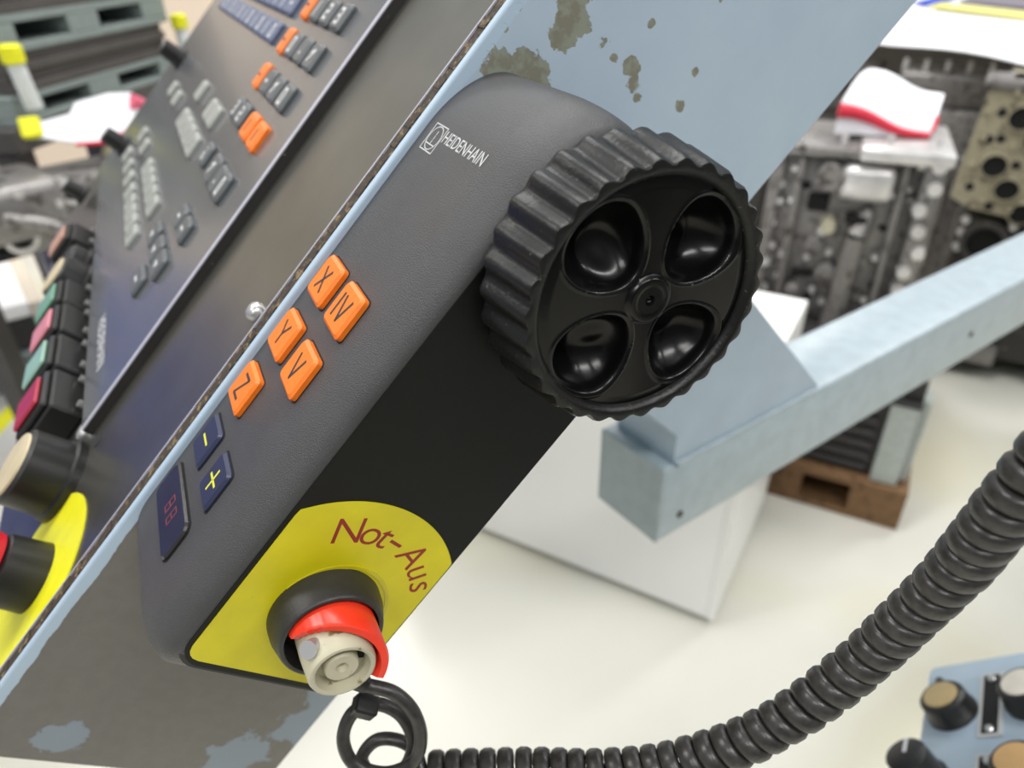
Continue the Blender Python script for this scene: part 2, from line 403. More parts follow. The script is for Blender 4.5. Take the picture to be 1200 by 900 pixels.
# lamps and push buttons along the lower edge of the front
ZF = -97
def sq_button(C, A, capm):
    b = K.part('push_button', MB().box((-C - 20.5, A - 17, ZF), (-C + 20.5, A + 13, ZF + 17), 1.2, 1), M_blackp, CE)
    K.part('bezel', MB().box((-C - 18.5, A - 15, ZF + 17), (-C + 18.5, A + 11, ZF + 20.5), 1.2, 1), M_blackp, b)
    K.part('lens', MB().box((-C - 14, A - 13.5, ZF + 20.5), (-C + 14, A + 8, ZF + 22.8), 1.0, 1), capm, b)
    for s in (-1, 1): K.part('screw', MB().cyl((-C + s * 14, A + 16, ZF), (-C + s * 14, A + 16, ZF + 5), 2.4, 2.0, 8), M_steel, b)
M_lr = mat('red_lens', 'a02c3e', 0.35); M_lp = mat('pink_lens', 'c67e86', 0.35); M_lg = mat('green_lens', '6a967f', 0.35); M_lb = mat('peach_lens', 'b08876', 0.4); M_lbe = mat('beige_cap', 'c0b391', 0.45)
M_lg2 = mat('pale_green_lens', '86a898', 0.35)
sq_button(401, -218, M_lr); sq_button(447, -218, M_lg2); sq_button(494, -218, M_lp); sq_button(540, -219, M_lg); sq_button(672, -220, M_lb)
def round_button(C, A, r, h, capm):
    b = K.part('round_button', MB().lathe([(ZF, r + 2), (ZF + 4, r + 2), (ZF + 5, r), (ZF + h, r - .5), (ZF + h + 1.5, r - 2)], (-C, A, 0), 2, 28), M_blackp, CE, 40)
    K.part('cap', MB().lathe([(ZF + h + 1.2, r - 3), (ZF + h + 2.4, r - 3.4), (ZF + h + 2.8, r - 6)], (-C, A, 0), 2, 28), capm, b, 40)
round_button(340, -219, 19, 22, M_lbe); round_button(586, -218, 17, 20, M_lbe); round_button(628, -218, 15, 14, M_blackp)
# emergency stop on the console front
eb = K.part('emergency_disc', MB().lathe([(ZF, 39), (ZF + .6, 39)], (-291, -237, 0), 2, 48), M_yell2, CE)
K.part('stop_collar', MB().lathe([(ZF + .6, 15.5), (ZF + 17, 14.8), (ZF + 18, 13.5)], (-291, -237, 0), 2, 32), M_blackp, eb, 40)
mb = MB(); n = 40; prof = [(ZF + 17, 10), (ZF + 19, 14.0), (ZF + 28, 16), (ZF + 33, 15.5), (ZF + 35, 13)]
mb.lathe(prof, (-291, -237, 0), 2, n); K.part('stop_button', mb, mat('crimson_plastic', 'c01c30', .4), eb, 50)
# dome screws
for C, A, r in ((269, -77.5, 4.2), (362, -203, 5.0), (300, 120, 4.2)):
    K.part('screw', MB().lathe([(ZF, r), (ZF + 1.6, r * .97), (ZF + 3, r * .7), (ZF + 3.4, r * .35)], (-C, A, 0), 2, 12), M_steel, CE, 50)
K.part('screw_hole', MB().lathe([(ZF, 4.2), (ZF + .25, 4.2)], (-338, -190, 0), 2, 14), M_plate_edge, CE)

# ================================================================== HANDWHEEL UNIT
HO = (-247, -171, -135); HE = con_thing('handwheel_unit', HO); U = Con(HO)
tag(HE, 'dark grey electronic handwheel unit hanging on the console side', 'control unit')
def housing():
    """loft along the slope: rounded towards keypad, plate and both ends"""
    mb = MB(); x0, x1, y0, y1, z0, z1 = -247, -176, -171.5, 50.3, -172, -98
    rt, rb = 33.0, 17.0; rows = []; ys = []
    for k in range(10): ys.append(y0 + rb * (1 - math.cos(PI / 2 * k / 9)))
    ys += [-120, -80, -40, 0]
    for k in range(14, -1, -1): ys.append(y1 - rt * (1 - math.cos(PI / 2 * k / 14)))
    for y in ys:
        if y < y0 + rb: t = (y0 + rb - y) / rb; s_ = 1 - math.sqrt(max(0, 1 - t * t)); ix, iz = 17 * s_, 8.5 * s_
        elif y > y1 - rt:
            t = (y - (y1 - rt)) / rt; s_ = 1 - math.sqrt(max(0, 1 - t * t)); iz = 17 * s_
            t2 = max(0, (y - (y1 - 7)) / 7); ix = 7 * (1 - math.sqrt(max(0, 1 - t2 * t2)))
        else: ix = iz = 0
        xa, za = x1 - ix, z1 - iz; rx, rz = 23, 9.2
        sec = [(x0, z0), (x0, za)]
        for k in range(11):
            t = PI / 2 * k / 10; sec.append((xa - rx + rx * math.sin(t), za - rz + rz * math.cos(t)))
        sec.append((xa, z0)); rows.append([mb.bm.verts.new((x, y, z)) for x, z in sec])
    n = len(rows[0])
    for p, q_ in zip(rows[:-1], rows[1:]):
        for i in range(n): mb.bm.faces.new((p[i], p[(i + 1) % n], q_[(i + 1) % n], q_[i]))
    mb.bm.faces.new(rows[0]); mb.bm.faces.new(list(reversed(rows[-1])))
    return mb
def pale_end(mt, org):
    """paler edge along the lower end of the housing"""
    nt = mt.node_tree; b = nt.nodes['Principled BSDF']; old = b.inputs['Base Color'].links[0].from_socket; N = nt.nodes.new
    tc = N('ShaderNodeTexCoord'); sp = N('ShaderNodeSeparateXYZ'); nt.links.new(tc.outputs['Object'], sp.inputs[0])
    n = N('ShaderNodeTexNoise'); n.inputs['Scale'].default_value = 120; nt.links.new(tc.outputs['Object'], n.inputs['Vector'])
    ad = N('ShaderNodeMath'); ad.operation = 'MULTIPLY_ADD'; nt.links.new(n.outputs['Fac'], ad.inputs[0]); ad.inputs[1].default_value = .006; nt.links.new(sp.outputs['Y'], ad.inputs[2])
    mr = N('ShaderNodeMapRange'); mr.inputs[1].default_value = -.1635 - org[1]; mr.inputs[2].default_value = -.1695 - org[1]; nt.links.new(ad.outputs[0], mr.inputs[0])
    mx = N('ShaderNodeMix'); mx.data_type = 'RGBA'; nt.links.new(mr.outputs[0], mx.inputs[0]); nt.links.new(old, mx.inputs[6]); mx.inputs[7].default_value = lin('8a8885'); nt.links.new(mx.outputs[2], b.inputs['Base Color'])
pale_end(M_house, U.org)  # mixes a paler tone into the housing towards its lower end
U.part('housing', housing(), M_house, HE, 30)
PX = -175.6
ph = U.part('face_plate', MB().prism(rrect(-161, -172.3, 26, -107.2, 8, 6), 0, -182, PX), M_plate, HE, 30)
U.part('plate_rim', MB().prism(rrect(-162.6, -172.2, 28, -105.9, 9, 6), 0, -184, PX - .9), M_blackp, ph, 30)
# keys
ZH = -98
def hkey(C, A, m_, lines, pm, w=17.6, h=15.6, H=2.6, lw=1.15):
    k = U.part('key', keycap(-C, A, w, h, ZH - .3, ZH + H, 1.6, 1.1), m_, HE)
    U.part('key_gap', MB().prism(rrect(-C - w / 2 - .55, A - h / 2 - .55, -C + w / 2 + .55, A + h / 2 + .55, 1.8, 3), 2, ZH - .3, ZH + .12), M_hole, k)
    U.part('key_letter', strokes([(-C + a, A + b, -C + c, A + d) for a, b, c, d in lines], lw, ZH + H - .02, ZH + H + .08), pm, k)
q = .98
LX = [(-3, -4, 3, 4), (-3, 4, 3, -4)]; LY = [(0, -4, 0, -.2), (0, -.2, -3, 4), (0, -.2, 3, 4)]; LZ = [(-2.8, 4, 2.8, 4), (2.8, 4, -2.8, -4), (-2.8, -4, 2.8, -4)]
LV = [(-3, 4, 0, -4), (3, 4, 0, -4)]; LIV = [(-4, -4, -4, 4), (-1.6, 4, 1.4, -4), (4.4, 4, 1.4, -4)]
for C, A, l in ((237.1, -46.2, LX), (211.6, -46.1, LIV), (237.7, -70.3, LY), (211.8, -70.5, LV), (238.3, -94.9, LZ)): hkey(C * q, A * q, M_orange, l, M_print)
hkey(238.2 * q, -119.2 * q, M_navy, [(-3.6, 0, 3.6, 0)], M_yprint, 16.4, 15.8, 1.6, .9)
hkey(212.9 * q, -119.1 * q, M_navy, [(-4, 0, 4, 0), (0, -3.8, 0, 3.8)], M_yprint, 15.4, 15.8, 1.6, .9)
dw = U.part('display_window', keycap(-227.3 * q, -143.4 * q, 40, 15.8, ZH - .3, ZH + 1.4, 3.2, .8), M_window, HE)
U.part('display_gap', MB().prism(rrect(-227.3 * q - 20.6, -143.4 * q - 8.5, -227.3 * q + 20.6, -143.4 * q + 8.5, 3.6, 4), 2, ZH - .3, ZH + .12), M_hole, dw)
DG = [(-1.6, -3, -1.6, 3), (1.6, -3, 1.6, 3), (-1.6, 3, 1.6, 3), (-1.6, 0, 1.6, 0), (-1.6, -3, 1.6, -3)]
for dx in (-3.4, 3.4): U.part('digit', strokes([(-226 * q + dx + a, -143 * q + b, -226 * q + dx + c, -143 * q + d) for a, b, c, d in DG], .55, ZH + 1.38, ZH + 1.43), M_dim, dw)
# maker's mark and name
lg = MB(); c0, c1, a0, a1 = -240.7, -230.2, 9.4, 19.3; cx, ay = (c0 + c1) / 2, (a0 + a1) / 2; w_ = .35
lines = [(c0, a0, c1, a0), (c1, a0, c1, a1), (c1, a1, c0, a1), (c0, a1, c0, a0)]
for k in range(28):
    t, t2 = 2 * PI * k / 28, 2 * PI * (k + 1) / 28; lines.append((cx + 4.6 * math.cos(t), ay + 4.4 * math.sin(t), cx + 4.6 * math.cos(t2), ay + 4.4 * math.sin(t2)))
lines += [(cx - 3.6, ay - 2.4, cx + 3.6, ay - 2.4), (cx, ay - 2.2, cx, ay - .9), (cx, ay - .4, cx, ay + .9), (cx, ay + 1.4, cx, ay + 2.6)]
U.part('maker_mark', strokes(lines, .4, ZH - .1, ZH + .06), M_white_print, HE)
me = text_mesh('HEIDENHAIN', 5.6, 0.05, 0.0)
xs = [v.co.x for v in me.vertices]; ys = [v.co.y for v in me.vertices]
sx = 32.6 / (max(xs) - min(xs)); sy = 4.3 / (max(ys) - min(ys)); mx_, my_ = (max(xs) + min(xs)) / 2, (max(ys) + min(ys)) / 2
for v in me.vertices: v.co = Vector((-212.6 + (v.co.x - mx_) * sx, 16.6 + (v.co.y - my_) * sy, ZH + .05 + v.co.z * .8)) * .001 - U.org
link('lettering', me, M_white_print, HE)

# handwheel -----------------------------------------------------------
WY, WZ = 14.8, -140.4
whe = empty('handwheel', (0, 0, 0)); whe.parent = HE; whe.location = Vector((-176, WY, WZ)) / 1000 - U.org
WO = Vector((-176, WY, WZ))
class Wh(Con):
    pass
Wk = Con(WO)
def rim():
    mb = MB(); nt, per = 30, 8; n = nt * per
    ph0 = math.radians(-34)
    def rad(th, R, amp):
        f = (((th - ph0) / (2 * PI)) * nt) % 1.0
        s = abs(math.cos(PI * f))                     # sharp valleys are mirrored: ridges at f = 0
        return R - amp + amp * (2 * (s ** 1.6) - .6)
    prof = [(-173.5, 33, 0), (-173.5, 40.6, .5), (-171.5, 41.9, .95), (-170, 42.1, 1.0), (-160, 40.6, 1.05), (-151, 39.2, 1.05), (-149.6, 38.6, .8), (-149.3, 37.6, .35), (-149.3, 36.0, .1), (-149.7, 35.3, 0), (-150.6, 34.6, 0), (-151.6, 34.0, 0), (-160, 33.6, 0)]
    rings = []
    for x, R, amp in prof:
        ring = []
        for k in range(n):
            th = 2 * PI * k / n; r = rad(th, R, amp)
            ring.append(mb.bm.verts.new((x, WY + r * math.cos(th), WZ - r * math.sin(th))))
        rings.append(ring)
    rings.append(rings[0])
    for a, b in zip(rings[:-1], rings[1:]):
        for k in range(n): mb.bm.faces.new((a[k], a[(k + 1) % n], b[(k + 1) % n], b[k]))
    return mb
Wk.part('rim', rim(), M_wheel, whe, 40)
def dish():
    mb = MB(); nr, na = 110, 330
    def h(r, th):
        """axial position of the front face: dished disc, four finger hollows, hub"""
        x = -151.2
        for k in range(4):
            a = math.radians(6 + 90 * k); y, z = 21.0 * math.cos(a), 21.0 * math.sin(a)
            py, pz = r * math.cos(th) - y, r * math.sin(th) - z
            u = py * math.cos(a) + pz * math.sin(a); v = -py * math.sin(a) + pz * math.cos(a)
            v *= 1 - .018 * u                              # egg shape, wider outside
            d = math.hypot(u / 13.0, v / 12.5)
            if d < 1:
                dep = 11.5 * (1 - d ** 2.6)
                bump = 2.6 * math.exp(-((u + 5) / 5.0) ** 2 - ((v + 1.5) / 4.5) ** 2)
                e = min(1, (1 - d) / .16); e = e * e * (3 - 2 * e)
                x -= (dep - bump * e) * e
            elif d < 1.07: x += .35 * (1 - abs(d - 1.03) / .04)
        if r > 31: x -= .55 * min(1, (r - 31) / 3)
        if r < 7.4: x += 1.5 * min(1, (7.4 - r) / 1.2)
        if r < 5: x -= .15 * min(1, 5 - r)
        if r < 1.5: x -= 1.6 * min(1, (1.5 - r) / .6)
        return x
    c = mb.bm.verts.new((h(0, 0), WY, WZ)); prev = None
    for i in range(1, nr + 1):
        r = 34.3 * i / nr; ring = []
        for k in range(na):
            th = 2 * PI * k / na; ring.append(mb.bm.verts.new((h(r, th), WY + r * math.cos(th), WZ - r * math.sin(th))))
        for k in range(na):
            if prev is None: mb.bm.faces.new((c, ring[k], ring[(k + 1) % na]))
            else: mb.bm.faces.new((prev[k], ring[k], ring[(k + 1) % na], prev[(k + 1) % na]))
        prev = ring
    back = [mb.bm.verts.new((-168, v.co.y, v.co.z)) for v in prev]
    for k in range(na): mb.bm.faces.new((prev[k], back[k], back[(k + 1) % na], prev[(k + 1) % na]))
    mb.bm.faces.new(back)
    return mb
Wk.part('dished_face', dish(), M_dish, whe, 60)
Wk.part('shaft', MB().lathe([(-176.5, 12), (-168, 12)], (0, WY, WZ), 0, 24), M_blackp, whe, 40)

# emergency stop -------------------------------------------------------
EY, EZ = -129.0, -141.0
def label_poly():
    y0, y1, z0, z1 = -158.6, 60, -171.6, -108.8; out = []; rc = 5
    for k in range(144):
        t = 2 * PI * k / 144; dy, dz = math.cos(t), -math.sin(t); r = 45.0
        if 56 < math.degrees(t) < 59.5: r = 42.6                      # torn notch
        if 296 < math.degrees(t) < 316: r = 44.6 + .7 * math.sin(k * 2.3)   # ragged edge
        if dy < 0: r = min(r, (y0 - EY) / dy)
        if dz < 0: r = min(r, (z0 - EZ) / dz)
        if dz > 0: r = min(r, (z1 - EZ) / dz)
        y, z = EY + r * dy, EZ + r * dz
        if y < y0 + rc and z > z1 - rc:                                  # rounded corner
            d = Vector((y - (y0 + rc), z - (z1 - rc)))
            if d.length > rc:
                d = d.normalized() * rc; y, z = y0 + rc + d.x, z1 - rc + d.y
        out.append((y, z))
    return out
lb = U.part('yellow_label', MB().prism(label_poly(), 0, PX - .05, PX + .3), M_yellow, HE)
lb['label'] = 'round yellow label cut off by the plate edges'
for ch, ang in (('N', -24), ('o', -10), ('t', -1.0), ('-', 8.5), ('A', 24), ('u', 38.5), ('s', 50.5)):
    me = text_mesh(ch, 14.2, 0.04, -0.06)
    # local glyph x -> clockwise tangent, y -> radial outwards; baseline at r = 29
    t = math.radians(ang); ty, tz = -math.sin(t), -math.cos(t); ry, rz = math.cos(t), -math.sin(t)
    ys = [v.co.y for v in me.vertices]; xs = [v.co.x for v in me.vertices]; mx_ = (max(xs) + min(xs)) / 2
    mid = (max(ys) + min(ys)) / 2; base = mid if ch == '-' else min(ys)
    rb = 33 if ch == '-' else 29
    for v in me.vertices:
        gx, gy = (v.co.x - mx_) * (1.5 if ch == '-' else 1.0) + (v.co.y - base) * .12, v.co.y - base
        v.co = Vector((PX + .32 + v.co.z, EY + ty * gx + ry * (gy + rb), EZ + tz * gx + rz * (gy + rb))) * .001 - U.org
    link('letter', me, M_redprint, lb)
U.part('clear_ring', MB().lathe([(PX + .2, 18.9), (PX + .6, 18.9), (PX + .6, 20.2), (PX + .2, 20.2)], (0, EY + .3, EZ - 1.6), 0, 48, True), mat('amber_ring', 'c4b81c', 0.25), HE, 40)
col_ = U.part('stop_collar', MB().lathe([(PX + .2, 18.7), (-171, 18.5), (-165.2, 17.0), (-164.2, 16.6), (-163.9, 16.0), (-164.2, 15.2), (-166, 14.9), (-172, 14.7), (-174.5, 14.5)], (0, EY, EZ), 0, 56, True), M_collar, HE, 50)
U.part('collar_floor', MB().lathe([(-175, 14.8), (-173.2, 14.8)], (0, EY, EZ), 0, 40), M_hole, col_)
def red_ring():
    """broken mushroom skirt: an arc of tube, longer on the right"""
    mb = MB(); n = 60; a0, a1 = -104, 92; rows = []
    for k in range(n + 1):
        f = k / n; a = math.radians(a0 + (a1 - a0) * f)
        front = -163.0 + 14.0 * (1 - (1 - f) ** 1.8) + .18 * math.sin(k * 1.7) * (1 if f < .3 else 0)
        if f > .95: front -= (f - .95) * 60
        sec = [(-173, 14.2), (front - 1, 14.5), (front, 14.0), (front, 11.8), (front - 1, 11.5), (-173, 11.6)]
        rows.append([mb.bm.verts.new((x, EY + r * math.cos(a), EZ - r * math.sin(a))) for x, r in sec])
    for p, q_ in zip(rows[:-1], rows[1:]):
        for i in range(6): mb.bm.faces.new((p[i], p[(i + 1) % 6], q_[(i + 1) % 6], q_[i]))
    mb.bm.faces.new(rows[0]); mb.bm.faces.new(list(reversed(rows[-1])))
    return mb
rr_ = U.part('red_skirt', red_ring(), M_red, HE, 45); rr_['label'] = 'broken bright red plastic skirt of the stop button'
core = U.part('button_core', MB().lathe([(-173, 11.4), (-160, 11.2), (-151.5, 10.6), (-150.2, 10.0), (-150, 9.4), (-150.4, 8.6), (-152, 8.2), (-155.5, 8.0), (-155.5, 5.6), (-152.2, 5.4), (-151.6, 5.0), (-151.8, 2.0), (-153.5, 1.3), (-153.5, .3)], (0, EY, EZ), 0, 48), M_cream, HE, 40)
core['label'] = 'stained cream plastic core of the broken stop button'
U.part('dark_pocket', MB().prism([(EY + 7.9 * math.cos(math.radians(a)), EZ - 7.9 * math.sin(math.radians(a))) for a in range(-20, 71, 10)] + [(EY + 5.7 * math.cos(math.radians(a)), EZ - 5.7 * math.sin(math.radians(a))) for a in range(70, -21, -10)], 0, -155.6, -155.2), M_hole, core)  # black sector on the floor of the core's groove
ta = math.radians(-84)
pv = Vector((-157.5, EY + 8.5 * math.cos(ta), EZ - 8.5 * math.sin(ta))); pd = Vector((.55, .75 * math.cos(ta), -.75 * math.sin(ta))).normalized()
U.part('steel_pin', MB().cyl(pv, pv + pd * 5.6, 3.0, 2.8, 14), M_steel, core, 40)

# ================================================================== COILED CABLE
def world_part(name, mb, org, material, parent, smooth=None):
    return link(name, mb.mesh(name, smooth, org), material, parent)
axis = [(-163, 33, 1067), (-145, 62, 1075), (-126, 88, 1084), (-113, 109, 1093), (-102, 128, 1108), (-95, 144, 1125), (-90, 159, 1146), (-85, 167, 1170), (-79, 170, 1196), (-74, 168, 1219), (-70, 167, 1237), (-66, 170, 1260), (-64, 179, 1288)]
axis = catmull([Vector(p) / 1000 for p in axis], 40)
cab_org = Vector((-0.163, 0.033, 1.067)); CABE = empty('coiled_cable', cab_org)
tag(CABE, 'black coiled spiral cable running from the handwheel unit to the right', 'cable')
def coil():
    """flattened wire wound on a helix; returns the builder and the first wire centre"""
    mb = MB(); ln = [0]; R_ = random.Random(4)
    for a, b in zip(axis[:-1], axis[1:]): ln.append(ln[-1] + (b - a).length)
    total = ln[-1]; pitch = .0071; R = .0053; steps = 24; n = int(total / pitch * steps); j = 0; up = None; prev = None; first = None; seg = 10
    wob = [R_.uniform(-.00035, .00035) for _ in range(n // steps + 3)]
    for i in range(n + 1):
        s = total * i / n
        while j < len(ln) - 2 and ln[j + 1] < s: j += 1
        f = (s - ln[j]) / max(1e-9, ln[j + 1] - ln[j]); p = axis[j].lerp(axis[j + 1], f); t = (axis[min(j + 2, len(axis) - 1)] - axis[max(j - 1, 0)]).normalized()
        if up is None: up = t.cross(Vector((0, 0, 1))).normalized()
        up = (up - t * up.dot(t)).normalized(); b = t.cross(up); th = 2 * PI * i / steps; q = i / steps; k = int(q); w_ = wob[k] * (1 - (q - k)) + wob[k + 1] * (q - k)
        rad = up * math.cos(th) + b * math.sin(th); c = p + rad * (R + w_ * .6) + t * w_
        if first is None: first = c
        ring = []
        for m_ in range(seg):
            a = 2 * PI * m_ / seg; ca, sa = math.cos(a), math.sin(a)
            ring.append(mb.bm.verts.new(c + t * (.0034 * math.copysign(abs(ca) ** .75, ca)) + rad * (.0027 * math.copysign(abs(sa) ** .75, sa))))
        if prev:
            for m_ in range(seg): mb.bm.faces.new((prev[m_], prev[(m_ + 1) % seg], ring[(m_ + 1) % seg], ring[m_]))
        else: mb.bm.faces.new(list(reversed(ring)))
        prev = ring
    mb.bm.faces.new(prev)
    return mb, first
cmb, cfirst = coil()
world_part('coil', cmb, cab_org, M_cable, CABE, 80)
lead = [(-177.5, 11.7, 1122.8), (-175.3, 17.5, 1116.0), (-170.6, 26.6, 1111.4), (-165.3, 31.7, 1103.3), (-162.1, 32.2, 1091.4), (-161.3, 27.8, 1080.0), (-164.9, 17.4, 1074.6), (-171.1, 7.2, 1078.9), (-176.2, 5.6, 1088.9), (-178.7, 11.1, 1098.0), (-177.4, 20.0, 1100.0), (-173.1, 28.1, 1093.4), (-167.9, 30.1, 1081.6), (-166.2, 24.2, 1069.7), (-170.1, 14.4, 1065.1), (-176.8, 10.6, 1070.5), (-178.1, 17.4, 1076.7), (-173.5, 25.9, 1077.5), (-168.0, 30.8, 1072.8)]
lead = catmull([Vector(p) / 1000 for p in lead] + [cfirst], 12)
world_part('lead', MB().tube(lead, .0026, 10), cab_org, M_cable, CABE, 80)
world_part('cable_clip', MB().box((-.0045, -.0038, -.0038), (.0045, .0038, .0038), .0008, 1, Matrix.Translation(Vector((-.177, .016, 1.1015))) @ Euler((.3, .5, 1.2)).to_matrix().to_4x4()), cab_org, M_blackp, CABE)
world_part('strain_relief', MB().cyl((-0.1775, 0.0117, 1.1228), (-0.1753, 0.0175, 1.116), .0042, .0032, 12), cab_org, M_blackp, CABE, 40)

# ================================================================== SUPPORT ARM
ARM = empty('pendant_boom', (-0.44, 0.32, 0.853), (0, 0, math.atan2(.983, -.183) - PI / 2)); tag(ARM, 'pale blue square steel arm reaching from the console to the right', 'support arm')
# local: x across (0 = front face), y along the arm
W, Hh, Ln = .083, .088, 1.75
def arm_part(name, mb, material, smooth=None, parent=None): return link(name, mb.mesh(name, smooth), material, parent or ARM)
# front face at local x = +0.04 (towards the camera)
mb = MB(); mb.box((.040 - W, 0, 0), (.040, Ln, Hh), .004, 3); arm_part('beam', mb, M_beam, 40)
mb = MB(); mb.box((.0405 - W - .0005, -.0015, .0005), (.0398, .002, Hh - .0008), .001, 1); arm_part('end_cap', mb, mat('beam_end_paint', '9eaaae', .4))
for y, z in ((.028, .022), (.56, .042)):
    arm_part('bolt', MB().cyl((.0395, y, z), (.0415, y, z), .0042, .0036, 10), M_darkiron)
mb = MB(); mb.prism([(.012, Hh), (.226, Hh), (-.080, .394), (-.170, .306), (.012, .12)], 0, -.035, .0385)
arm_part('bracket', mb, M_blue)
arm_part('weld', MB().tube([(.0395, .014 + .21 * k / 24, Hh + .0005) for k in range(25)], [.0032 + .0008 * math.sin(k * 2.1) for k in range(25)], 8), M_beam, 60)
arm_part('column', MB().box((-.09, Ln, -.853), (.09, Ln + .18, .35), .008, 2), M_beam)

# ================================================================== WHITE CABINET
WB = empty('white_cabinet', (-0.815, 0.861, 0), (0, 0, math.radians(35))); tag(WB, 'low white cabinet standing on the floor behind the pale blue arm', 'cabinet')
def wp(name, mb, m_, parent=WB, smooth=None): return link(name, mb.mesh(name, smooth), m_, parent)
wp('body', MB().box((-.90, .004, .02), (-.004, .455, .62), .004, 2), M_white)
wp('front_panel', MB().box((-.90, -.012, .025), (-.021, .004, .62), .003, 2), M_white)
wp('edge_trim', MB().cyl((-.014, .002, .02), (-.014, .002, .62), .012, .012, 16), M_white, WB, 40)
wp('plinth', MB().box((-.89, .012, 0), (-.012, .445, .02)), mat('grey_plinth', '85897c', .6))

# ================================================================== PALLET WITH DARK CRATE
yaw = math.radians(37)
PE = empty('wooden_pallet', (-0.855, 1.475, 0), (0, 0, yaw)); tag(PE, 'brown wooden pallet on the floor under the dark crate', 'pallet')
for y in (0, .21, .42, .63): link('top_board', MB().box((-.64, y, .1), (0, y + .145, .122), .002, 1).mesh('top_board'), M_pallet, PE)
for x in (-.64, -.38, -.13):
    for y in (0, .315, .63): link('block', MB().box((x, y, .018), (x + .13, y + .145, .1), .002, 1).mesh('block'), M_pallet, PE)
for y in (0, .315, .63): link('bottom_board', MB().box((-.64, y, 0), (0, y + .145, .018), .002, 1).mesh('bottom_board'), M_pallet, PE)
CR = empty('ribbed_crate', (-0.855 - .02 * math.cos(yaw), 1.475 - .02 * math.sin(yaw), .122), (0, 0, yaw)); CR.location = Vector((-0.855, 1.475, .122)) + Matrix.Rotation(yaw, 3, 'Z') @ Vector((-.02, .03, 0))
tag(CR, 'dark ribbed crate with grey corner posts on the wooden pallet', 'crate')
link('body', MB().box((-.60, .012, 0), (-.012, .66, .30)).mesh('body'), M_crate, CR)
for k in range(8): link('rib', MB().box((-.60, 0, .012 + k * .036), (-.09, .014, .03 + k * .036), .003, 1).mesh('rib'), M_crate, CR)
link('corner_post', MB().box((-.075, -.012, 0), (-.012, .01, .235), .003, 1).mesh('corner_post'), M_greypost, CR)
link('corner_post', MB().box((-.012, .02, 0), (.010, .085, .245), .003, 1).mesh('corner_post'), M_greypost, CR)
link('post_cap', MB().box((-.078, -.014, .235), (-.010, .012, .25), .003, 1).mesh('post_cap'), M_blackp, CR)

# ================================================================== ENGINES ON THE RIGHT
def epart(P, name, mb, m_, smooth=None): return link(name, mb.mesh(name, smooth), m_, P)
def bolts(P, pts, r=.008, d=.012, m_=M_alul, y=0):
    for x, z in pts: epart(P, 'bolt', MB().cyl((x, y, z), (x, y - d, z), r, r * .8, 6), m_)
def bore(P, x, z, r, y=0, dep=.06, m_=M_alul):
    b = epart(P, 'bore_ring', MB().lathe([(y - .012, r), (y - .012, r * 1.1), (y + .01, r * 1.16), (y + .01, r)], (x, 0, z), 1, 24, True), m_, 40)
    link('bore', MB().lathe([(y - .002, r), (y + dep, r)], (x, 0, z), 1, 24).mesh('bore', 40), M_hole, b)
# engine standing upright, white paper on top
e1dir = Vector((.74, .67)).normalized(); E1 = empty('engine_block', (-1.375, 1.33, .4235), (0, 0, math.atan2(.67, .74)))
tag(E1, 'upright grey aluminium engine block with red edged paper on top', 'engine')
epart(E1, 'block', MB().box((.0, .06, 0), (.40, .34, .46), .012, 2), M_alu, 40)
epart(E1, 'side_cover', MB().box((-.05, .10, 0), (.0, .32, .47), .012, 2), M_darkiron, 40)
for k, x in enumerate((.015, .065, .30)): epart(E1, 'rib', MB().box((x, .03, 0), (x + .02, .07, .44), .005, 1), M_alu, 40)
epart(E1, 'oil_pipe', MB().cyl((.225, .03, 0), (.235, .03, .25), .030, .026, 16).cyl((.235, .03, .25), (.25, .06, .31), .028, .022, 16), M_alu, 40)
epart(E1, 'thermostat_housing', MB().box((.17, .0, .345), (.29, .08, .43), .02, 3), M_alul, 40)
epart(E1, 'thermostat_housing', MB().lathe([(-.01, .030), (.06, .036)], (.145, 0, .40), 1, 16), M_alu, 40)
epart(E1, 'port', MB().box((.105, .045, .30), (.155, .062, .345), .004, 1), M_hole)
epart(E1, 'port', MB().box((.20, .02, .285), (.25, .062, .303), .003, 1), M_hole)
epart(E1, 'port', MB().box((.10, .045, .12), (.15, .062, .14), .003, 1), M_hole)
epart(E1, 'boss', MB().lathe([(.0, .016), (.06, .019)], (.165, 0, .275), 1, 14), M_cream, 40)
epart(E1, 'flange', MB().box((.345, .0, 0), (.385, .07, .47), .008, 2), M_alu, 40)
for k in range(9): epart(E1, 'flange_boss', MB().lathe([(-.012, .015), (.0, .017), (.03, .017)], (.365 + .012 * math.sin(k * 1.9), 0, .03 + k * .052), 1, 12), M_alul, 40)
epart(E1, 'top_flange', MB().box((.20, -.01, .445), (.40, .30, .475), .008, 2), M_alul, 40)
epart(E1, 'top_flange', MB().box((.0, .02, .44), (.21, .33, .465), .008, 2), M_alu, 40)
for k in range(4): epart(E1, 'stud', MB().cyl((.06 + k * .1, .05, .46), (.06 + k * .1, .05, .495), .008, .007, 8), M_alul)
bolts(E1, [(.04, .08), (.04, .2), (.04, .32), (.09, .05), (.16, .09), (.13, .18), (.29, .08), (.29, .2), (.29, .36), (.06, .405), (.19, .06), (.18, .2)], .009, .02, M_alul, .05)
for x, z, r in ((.14, .215, .022), (.185, .14, .028), (.11, .08, .02)): epart(E1, 'casting_boss', MB().lathe([(.028, r * .6), (.034, r), (.062, r * 1.2)], (x, 0, z), 1, 14), M_alu, 40)
rr = random.Random(11)
for k in range(26):
    x, z = rr.uniform(.0, .34), rr.uniform(.01, .44); r = rr.uniform(.006, .013)
    epart(E1, 'casting_lug', MB().cyl((x, .062, z), (x, .062 - rr.uniform(.012, .04), z), r * 1.2, r, 8), M_alul if k % 3 == 0 else M_alu, 40)
